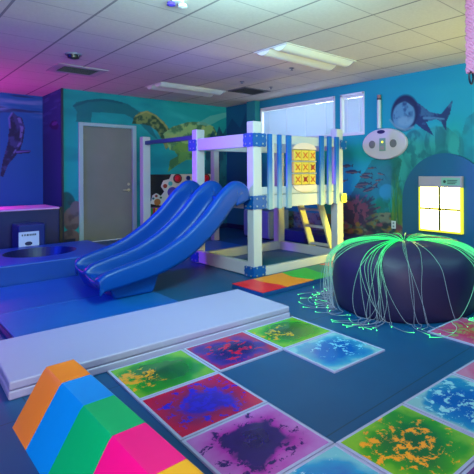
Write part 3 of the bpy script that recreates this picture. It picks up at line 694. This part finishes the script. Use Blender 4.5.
for k in range(15): strand(R(random.gauss(191, 5)), random.uniform(.08, .4), random.uniform(-.15, .45), random.random()*.3, 1.1)   # front
for k in range(5): strand(R(random.uniform(200, 235)), random.uniform(.08, .35), random.uniform(-.2, .35), random.random()*.3, .3)  # front right, sparse
tint = .8
for k in range(22): strand(R(random.gauss(293, 6)), random.uniform(.15, .6), random.uniform(-.5, .1), random.random(), 1.2)  # right
for k in range(14): strand(R(random.gauss(279, 6)), random.uniform(.15, .5), random.uniform(-.05, .25), random.uniform(.5, 1.6), .9)  # right, hanging loose
tint = 0
for k in range(12): strand(R(random.uniform(-30, 90)), random.uniform(.05, .3), random.uniform(-.2, .2), random.random()*.5, .8)  # back

# ------------------------------------------------------------ arched board with lit window
AB = thing('arched_wall_board', 'blue round-topped board on the teal wall holding a lit window', 'wall board', (XW, 3.14, 0))
yc, rr, zc = 3.14, .685, .80
pts = [(XW-.005, yc+rr, 0), (XW-.005, yc-rr, 0)]+[(XW-.005, yc-rr*math.cos(k*math.pi/40), zc+rr*math.sin(k*math.pi/40)) for k in range(41)]
q = MB(); q.prism(pts, (-.045, 0, 0)); q.build('board', mat('arch_blue', (8, 88, 128), .5), AB)
xf = XW-.05
LW = thing('light_box_window', 'glowing yellow window box with four panes and a grey header', 'light box', (xf, 3.17, .39))
ya, yb2, za, zb = 3.507, 2.842, .384, 1.163; ztop = 1.01
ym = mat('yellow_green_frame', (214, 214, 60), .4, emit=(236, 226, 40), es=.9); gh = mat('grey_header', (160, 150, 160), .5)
q = MB(); e_ = .028
q.box((xf-.06, yb2, za), (xf, yb2+e_, ztop)); q.box((xf-.06, ya-e_, za), (xf, ya, ztop)); q.box((xf-.06, yb2+e_, za), (xf, ya-e_, za+e_)); q.build('frame', ym, LW, bevel=.004)
q = MB(); q.box((xf-.06, yb2, ztop), (xf, ya, zb)); q.build('header', gh, LW, bevel=.004)
q = MB(); q.box((xf-.063, yb2+.02, ztop+.03), (xf-.0605, yc, zb-.02)); lb = q.build('label_plate', mat('label_green', (120, 176, 150), .5), LW); lb['label'] = 'green printed label'
q = MB(); q.lathe([(.022, 0), (.022, -.003)], (xf-.0635, yc-.05, (ztop+zb)/2+.005), 14, axis='x')
for k, (o_, l_) in enumerate(((0, .14), (.022, .15), (-.022, .12))): q.box((xf-.066, yc-.09-l_, (ztop+zb)/2+o_-.005), (xf-.0632, yc-.09, (ztop+zb)/2+o_+.005))
o2 = q.build('label_print', mat('label_ink', (40, 70, 60), .5)); o2.parent = lb; o2.location = -Vector(LW.location)
pane_m = mat('lit_pane', (255, 250, 200), .5, emit=(255, 238, 96), es=26)
ymid, zmid = (ya+yb2)/2, (za+ztop)/2+.01
for (p0, p1) in ((yb2+e_, ymid-.016), (ymid+.016, ya-e_)):
    for (z0_, z1_) in ((za+e_, zmid-.014), (zmid+.014, ztop)):
        q = MB(); q.box((xf-.05, p0, z0_), (xf-.012, p1, z1_)); q.build('lit_pane', pane_m, LW)
q = MB(); q.box((xf-.062, ymid-.016, za+e_), (xf-.01, ymid+.016, ztop)); q.box((xf-.062, yb2+e_, zmid-.014), (xf-.01, ya-e_, zmid+.014)); q.build('glazing_bar', mat('olive_bar', (70, 74, 30), .5), LW)

# oval sound panel, its tube, the outlet
OV = thing('oval_wall_panel', 'pale oval control panel with two round speakers on the teal wall', 'wall panel', (XW, 4.166, 1.42))
cy, cz, ry, rz_ = 4.175, 1.665, .425, .243
q = MB(); q.lathe([(1, 0), (1, -.03), (.96, -.045), (0, -.047)], (XW-.002, cy, cz), 48, axis='x'); q.v = [(x, cy+(y-cy)*ry, cz+(z-cz)*rz_) for x, y, z in q.v]
q.build('board', mat('pale_panel', (196, 186, 196), .45), OV, smooth=True)
for yy_ in (4.39, 3.985):
    q = MB(); q.lathe([(.062, 0), (.062, -.008), (.05, -.012), (.045, -.006), (0, -.006)], (XW-.048, yy_, cz-.0), 24, axis='x'); q.build('speaker', mat('speaker_grey', (110, 108, 116), .6), OV, smooth=True)
q = MB(); q.box((XW-.056, 4.13, cz-.11), (XW-.046, 4.245, cz+.09)); o1 = q.build('screen', mat('panel_screen', (110, 150, 140), .3), OV)
q = MB(); q.lathe([(.018, 0), (.018, -.005), (0, -.006)], (XW-.056, 4.185, cz+.03), 12, axis='x'); q.build('indicator_light', mat('yellow_led', (240, 230, 60), .4, emit=(250, 230, 60), es=1.2), OV)
q = MB(); q.box((XW-.06, 4.15, cz-.09), (XW-.0565, 4.225, cz-.03)); q.build('button_block', mat('button_grey', (150, 140, 150), .4), OV)
q = MB(); q.lathe([(1, 0), (1, -.008), (0, -.01)], (XW-.046, 4.215, cz+.19), 20, axis='x'); q.v = [(x, 4.215+(y-4.215)*.075, cz+.19+(z-cz-.19)*.03) for x, y, z in q.v]; q.build('badge', mat('badge_navy', (20, 40, 80), .4), OV)
TB = thing('wall_tube', 'thin white upright tube with a red cap above the oval panel', 'tube', (XW-.03, 4.26, 1.92))
q = MB(); q.tube([(XW-.03, 4.262, 1.915), (XW-.03, 4.262, 2.36)], .033, 14); q.build('tube', mat('tube_white', (190, 196, 196), .4), TB, smooth=True)
q = MB(); q.tube([(XW-.03, 4.262, 2.36), (XW-.03, 4.262, 2.39)], .036, 14); q.build('collar', mat('collar_dark', (60, 56, 66), .5), TB, smooth=True)
q = MB(); q.tube([(XW-.03, 4.262, 2.39), (XW-.03, 4.262, 2.44)], .03, 14); q.build('cap', mat('cap_red', (150, 100, 96), .5), TB, smooth=True)
oy, oz = on(393.8, 224.7, 0, XW)[1:]
OT = thing('wall_socket', 'white wall socket plate low on the mural beside the arched board', 'socket', (XW, oy, oz-.06))
q = MB(); q.box((XW-.008, oy-.04, oz-.06), (XW-.001, oy+.04, oz+.06)); q.build('plate', white, OT, bevel=.003)
for s_ in (-.025, .025):
    q = MB(); q.box((XW-.010, oy-.015, oz+s_-.014), (XW-.0075, oy+.015, oz+s_+.014)); q.build('outlet', mat('outlet_grey', (130, 140, 150), .5), OT)

# ------------------------------------------------------------ activity wall behind the slide
bb = thing('black_wall_board', 'matt black waist-high board fixed along the wall right of the door', 'wall board', (4.5, YD, 0))
q = MB(); q.box((DX1+.13, YD-.04, 0), (5.45, YD-.013, 1.205)); q.build('board', mat('black_board', (20, 22, 30), .5), bb, bevel=.004)
AC = thing('activity_board', 'white bubble-edged activity board with red domes and coloured discs', 'activity board', (4.3, YD-.05, .4))
yb_ = YD-.045
def p3(px, py): p_ = on(px, py, 1, yb_); return (p_[0], yb_, p_[2])
outl = [(146, 203), (151, 201), (152, 195.5), (156, 193), (160.5, 196), (164, 191.5), (160.5, 186.5), (163, 180.5), (169, 179), (171, 174.3), (191, 174), (212, 174), (213.5, 200), (190, 212), (162, 206)]
q = MB(); q.prism([p3(*p) for p in outl], (0, -.03, 0)); q.build('board', mat('activity_white', (226, 218, 206), .45), AC, bevel=.012, seg=3)
def disc(px, py, rpx, col, name, dome=0):
    x, y, z = p3(px, py); r_ = rpx/F*math.hypot(x, y)*1.05; q = MB()
    pr = [(r_, 0), (r_, -.012)]+([(r_*math.cos(k*math.pi/16), -.012-dome*math.sin(k*math.pi/16)) for k in range(1, 9)] if dome else [(0, -.013)])
    q.lathe(pr, (x, yb_-.03, z), 20, axis='y'); return q.build(name, mat(name+'_%d_%d_%d' % col, col, .3), AC, smooth=True)
for (x_, y_) in ((176.7, 178.5), (205, 178.2)):
    disc(x_, y_, 4.2, (96, 44, 66), 'dome_rim'); disc(x_, y_, 3.0, (226, 30, 56), 'red_dome', .05)
disc(187.5, 178, 2.1, (20, 50, 120), 'blue_disc'); disc(164.3, 186, 1.9, (170, 60, 40), 'red_disc'); disc(156.5, 202, 3.0, (196, 120, 60), 'orange_disc'); disc(171.5, 192, 4.6, (96, 70, 170), 'purple_gear'); disc(171.5, 192, 2.2, (216, 160, 190), 'pink_hub')
disc(155.5, 196, 1.2, (150, 50, 40), 'red_disc'); disc(160, 197.5, 1.0, (60, 110, 60), 'green_disc'); disc(152.5, 198.5, 1.0, (30, 110, 120), 'teal_disc'); disc(169.5, 183.5, 2.0, (90, 190, 190), 'aqua_disc'); disc(195, 179, 1.3, (236, 190, 60), 'yellow_disc')
KP = thing('chime_key_panel', 'dark panel with a row of coloured chime keys below the activity board', 'toy', p3(154, 216))
x0_, _, z1_ = p3(146.5, 207.5); x1_, _, z0_ = p3(162, 216.5)
q = MB(); q.box((x0_, yb_-.03, z0_), (x1_, yb_, z1_)); q.build('board', mat('panel_purple_grey', (96, 80, 120), .5), KP, bevel=.006)
for k, col in enumerate([(30, 70, 200), (20, 150, 70), (220, 40, 50), (230, 190, 40), (200, 60, 160), (40, 40, 60)]):
    xa_ = x0_+.02+(x1_-x0_-.04)*k/6; q = MB(); q.box((xa_+.004, yb_-.042, z0_+.07), (xa_+(x1_-x0_-.04)/6-.004, yb_-.029, z1_-.02)); q.build('key', mat('key_%d' % k, col, .35), KP, bevel=.003)

# cabinet and foam by the window wall
CB = thing('low_cabinet', 'low pale blue-grey cabinet against the window wall behind the platform', 'cabinet', (5.3, 6.7, 0))
q = MB(); q.box((5.10, 6.30, .03), (5.56, 7.06, .53)); q.build('body', mat('cabinet_greyblue', (110, 136, 160), .5), CB, bevel=.006)
q = MB(); q.box((5.08, 6.69, .05), (5.098, 7.05, .51)); q.build('cabinet_door', mat('cabinet_door', (118, 144, 168), .5), CB, bevel=.004)
q = MB(); q.box((5.08, 6.31, .05), (5.098, 6.68, .51)); q.build('cabinet_door', mat('cabinet_door', (118, 144, 168), .5), CB, bevel=.004)
q = MB(); q.box((5.12, 6.32, 0), (5.54, 7.04, .03)); q.build('plinth', navy, CB)
FBn = thing('foam_bolster', 'long low navy foam bolster on the floor under the window', 'foam block', (5.5, 5.2, 0))
q = MB(); q.box((5.30, 4.25, 0), (5.68, 6.22, .20)); q.build('body', vin('navy_vinyl', (16, 40, 104)), FBn, bevel=.02, seg=3)

# ------------------------------------------------------------ ceiling fittings
lens = mat('troffer_lens', (226, 230, 224), .35); tfm = mat('troffer_frame', (206, 206, 200), .5); endm = mat('troffer_end_shaded', (120, 110, 170), .5)
for (xa, ya_, lab) in ((3.327, 3.784, 'unlit twin-lens ceiling light nearer the viewer, above the platform front'), (3.327, 6.834, 'unlit twin-lens ceiling light far back, near the door wall')):
    L_ = thing('ceiling_light', lab, 'ceiling light', (xa+.61, ya_+.305, HZ))
    q = MB(); w_ = .02
    q.box((xa, ya_, HZ-.012), (xa+1.22, ya_+w_, HZ-.001)); q.box((xa, ya_+.61-w_, HZ-.012), (xa+1.22, ya_+.61, HZ-.001)); q.box((xa, ya_+w_, HZ-.012), (xa+w_, ya_+.61-w_, HZ-.001)); q.box((xa+1.22-w_, ya_+w_, HZ-.012), (xa+1.22, ya_+.61-w_, HZ-.001)); q.box((xa+w_, ya_+.285, HZ-.012), (xa+1.22-w_, ya_+.325, HZ-.001))
    q.build('frame', tfm, L_)
    for yc_ in (ya_+.152, ya_+.458):
        q = MB(); pts = [(xa+.025, yc_-.13+.26*k/12, HZ-.008-.052*math.sin(math.pi*k/12)) for k in range(13)]
        q.prism(pts, (1.17, 0, 0)); q.build('lens', lens, L_, smooth=True)
        q = MB(); q.prism([(xa+1.196, y, z) for _, y, z in pts], (.008, 0, 0)); q.build('end_cap', endm, L_)  # shade on the right-hand ends is painted in as purple
def grille(x0, y0, x1, y1, lab, fm_, sm, n, t_=HZ-.012, wf=.05):
    V_ = thing('ceiling_vent', lab, 'air vent', ((x0+x1)/2, (y0+y1)/2, HZ))
    q = MB(); w_ = wf
    q.box((x0, y0, t_), (x1, y0+w_, HZ-.001)); q.box((x0, y1-w_, t_), (x1, y1, HZ-.001)); q.box((x0, y0+w_, t_), (x0+w_, y1-w_, HZ-.001)); q.box((x1-w_, y0+w_, t_), (x1, y1-w_, HZ-.001)); q.build('frame', fm_, V_, bevel=.003)
    q = MB(); q.box((x0+w_, y0+w_, HZ-.003), (x1-w_, y1-w_, HZ-.001)); q.build('backing', mat('vent_dark', (30, 32, 44), .8), V_)
    for k in range(n):
        yy_ = y0+w_+(y1-y0-2*w_)*(k+.5)/n; M_ = Matrix.Translation((0, yy_, HZ-.010)) @ Matrix.Rotation(R(22), 4, 'X')
        q = MB(); q.box((x0+w_, -.021, -.001), (x1-w_, .021, .001), M=M_); q.build('vane', sm, V_)
vw = mat('vent_white', (170, 172, 180), .5); vg = mat('vent_grey', (92, 96, 116), .6)
grille(1.80, 6.60, 2.44, 7.19, 'white framed square air vent on the left part of the ceiling', vw, mat('vane_pale', (140, 142, 156), .5), 6, wf=.10)
grille(4.56, 6.27, 5.13, 6.80, 'dull grey square air vent in the ceiling near the window', vg, vg, 9)
SD = thing('smoke_detector', 'dark round detector on the ceiling in front of the white vent', 'detector', (1.80, 6.0, HZ))
q = MB(); q.lathe([(.095, 0), (.092, -.015), (.0, -.016)], (1.80, 6.0, HZ-.001), 28); q.build('base', mat('detector_grey', (120, 120, 140), .5), SD, smooth=True)
q = MB(); q.lathe([(.07, -.016), (.062, -.05), (.03, -.06), (0, -.06)], (1.80, 6.0, HZ-.001), 28); q.build('dome', mat('detector_black', (24, 24, 34), .3), SD, smooth=True)
for (px, py, lab) in ((242, 81.6, 'tiny sprinkler head on the ceiling left of the grey vent'), (271, 87, 'tiny sprinkler head on the ceiling right of the grey vent'), (291.6, 68, 'tiny sprinkler head on the ceiling beyond the nearer light')):
    p_ = on(px, py, 2, HZ); K_ = thing('sprinkler', lab, 'sprinkler', (p_[0], p_[1], HZ), group='ceiling sprinkler heads')
    q = MB(); q.lathe([(.04, 0), (.036, -.006), (.014, -.008), (.01, -.03)], (p_[0], p_[1], HZ-.001), 16); q.build('escutcheon', mat('sprinkler_grey', (110, 112, 124), .4, .5), K_, smooth=True)
    q = MB(); q.lathe([(.02, -.03), (.022, -.034), (0, -.035)], (p_[0], p_[1], HZ-.001), 12); q.build('deflector', mat('sprinkler_grey', (110, 112, 124), .4, .5), K_, smooth=True)
p_ = on(176, 1, 2, HZ)
LT = thing('ceiling_spotlight', 'small purple and white ceiling spotlight at the top edge of the photo', 'spotlight', (p_[0], p_[1], HZ))
q = MB(); q.lathe([(.05, 0), (.05, -.02), (0, -.021)], (p_[0], p_[1]-.03, HZ-.001), 20); q.build('mount', white, LT, smooth=True)
q = MB(); q.lathe([(.0, -.02), (.03, -.025), (.036, -.05), (0, -.06)], (p_[0]-.045, p_[1], HZ), 16); q.build('purple_head', mat('purple_plastic', (84, 60, 190), .3), LT, smooth=True)
q = MB(); q.lathe([(.0, -.02), (.036, -.025), (.04, -.05), (0, -.06)], (p_[0]+.045, p_[1]-.03, HZ), 16); q.build('white_head', white, LT, smooth=True)
# hanging rope
RP = thing('hanging_rope', 'pink knotted rope hanging from the ceiling at the right edge', 'rope', (3.6, 1.73, HZ))
pk = mat('pink_rope', (214, 140, 190), .8, bump=.4, bscale=90); hx_, hy_ = 3.6, 1.735
for k in range(6):
    q = MB(); ph = k*math.pi/3
    q.tube([(hx_+.034*math.cos(ph+i*.55)*(1-.1*math.sin(i)), hy_+.034*math.sin(ph+i*.55), 2.699-i*(.63/44)) for i in range(45)], [.013+.004*math.sin(i*1.9+k) for i in range(45)], 6); q.build('rope_strand', pk, RP, smooth='all')
q = MB(); q.lathe([(.035, -.0), (.03, -.03), (0, -.031)], (hx_, hy_, HZ-.001), 18); q.build('ceiling_hook', bolt_m, RP, smooth=True)
q = MB(); q.tube([(hx_+.036*math.cos(a_*math.pi/8), hy_, 2.03+.055*math.sin(a_*math.pi/8)) for a_ in range(17)], .009, 8); q.build('clip', mat('clip_navy', (16, 26, 60), .3), RP, smooth='all')

# ------------------------------------------------------------ light
def area(name, loc, to, size, col, power, spread=None):
    l = bpy.data.lights.new(name, 'AREA'); l.energy = power; l.color = lin(col); l.size = size; l.shape = 'DISK'
    if spread: l.spread = R(spread)
    o = bpy.data.objects.new(name, l); C.objects.link(o); o.location = loc
    o.rotation_euler = (Vector(to)-Vector(loc)).to_track_quat('-Z', 'Y').to_euler(); return o
area('fill_main', (1.6, 2.2, 2.45), (4.3, 6.8, 1.1), .9, (184, 248, 240), 118)  # added fill without a fixture, brightens the far walls
area('fill_near', (-1.2, .3, 2.3), (1.0, 2.2, .2), 1.2, (255, 246, 232), 58)  # added fill for the foreground, no fixture
area('fill_right', (4.0, .4, 2.6), (5.4, 4.0, 0), .9, (140, 240, 240), 54)  # added fill for the window wall, no fixture
area('fill_up', (-.8, -1.2, 1.0), (3.4, 4.2, 2.7), 1.2, (240, 222, 236), 108)  # added uplight behind the viewer, lifts the ceiling
area('lamp_violet', (.55, 5.7, 1.7), (3.2, 4.9, 1.3), .35, (140, 40, 255), 24, 75)
area('lamp_blue', (-1.2, 5.9, 2.3), (1.2, 5.6, 0), .8, (10, 50, 255), 60, 120)
area('daylight', (XW+1.6, 6.2, 3.2), (XW, 6.0, 2.2), 2.5, (210, 230, 255), 420)
l = bpy.data.lights.new('lamp_magenta', 'POINT'); l.energy = 34; l.color = lin((255, 0, 190)); l.shadow_soft_size = .12
o = bpy.data.objects.new('lamp_magenta', l); C.objects.link(o); o.location = (1.0, 8.2, 1.0)
area('lamp_magenta_up', (.4, 9.2, 2.2), (1.2, 9.2, 2.7), .3, (255, 0, 170), 11)
area('fill_yellow', (5.15, 3.4, .3), (4.6, 4.4, .7), .25, (255, 228, 5), 11, 120)  # added low behind the pouffe to turn the right post yellow
area('fill_warm_up', (4.9, .9, .9), (4.5, 2.6, 2.7), .5, (255, 226, 90), 18, 130)  # added out of view to warm the ceiling on the right
area('fill_alcove_blue', (.2, 7.0, 2.4), (1.2, 9.6, 1.2), .5, (10, 110, 255), 14, 120)  # added blue fill for the alcove walls
W_ = bpy.data.worlds.new('world'); SC.world = W_; W_.use_nodes = True
W_.node_tree.nodes['Background'].inputs[0].default_value = (*lin((200, 218, 235)), 1); W_.node_tree.nodes['Background'].inputs[1].default_value = 2.5

# ------------------------------------------------------------ camera
cam = bpy.data.cameras.new('camera'); co = bpy.data.objects.new('camera', cam); C.objects.link(co)
cam.sensor_fit = 'HORIZONTAL'; cam.sensor_width = 36; cam.lens = F/474*36; cam.shift_x = -(CX-237)/474; cam.shift_y = (CY-237)/474
co.matrix_world = Matrix(((_r[0], _u[0], -_f[0], 0), (_r[1], _u[1], -_f[1], 0), (_r[2], _u[2], -_f[2], HC), (0, 0, 0, 1)))
cam.clip_start = .05; SC.camera = co
SC.view_settings.view_transform = 'Standard'; SC.view_settings.look = 'None'; SC.view_settings.gamma = 1; SC.view_settings.use_curve_mapping = False
SC.view_settings.exposure = 0
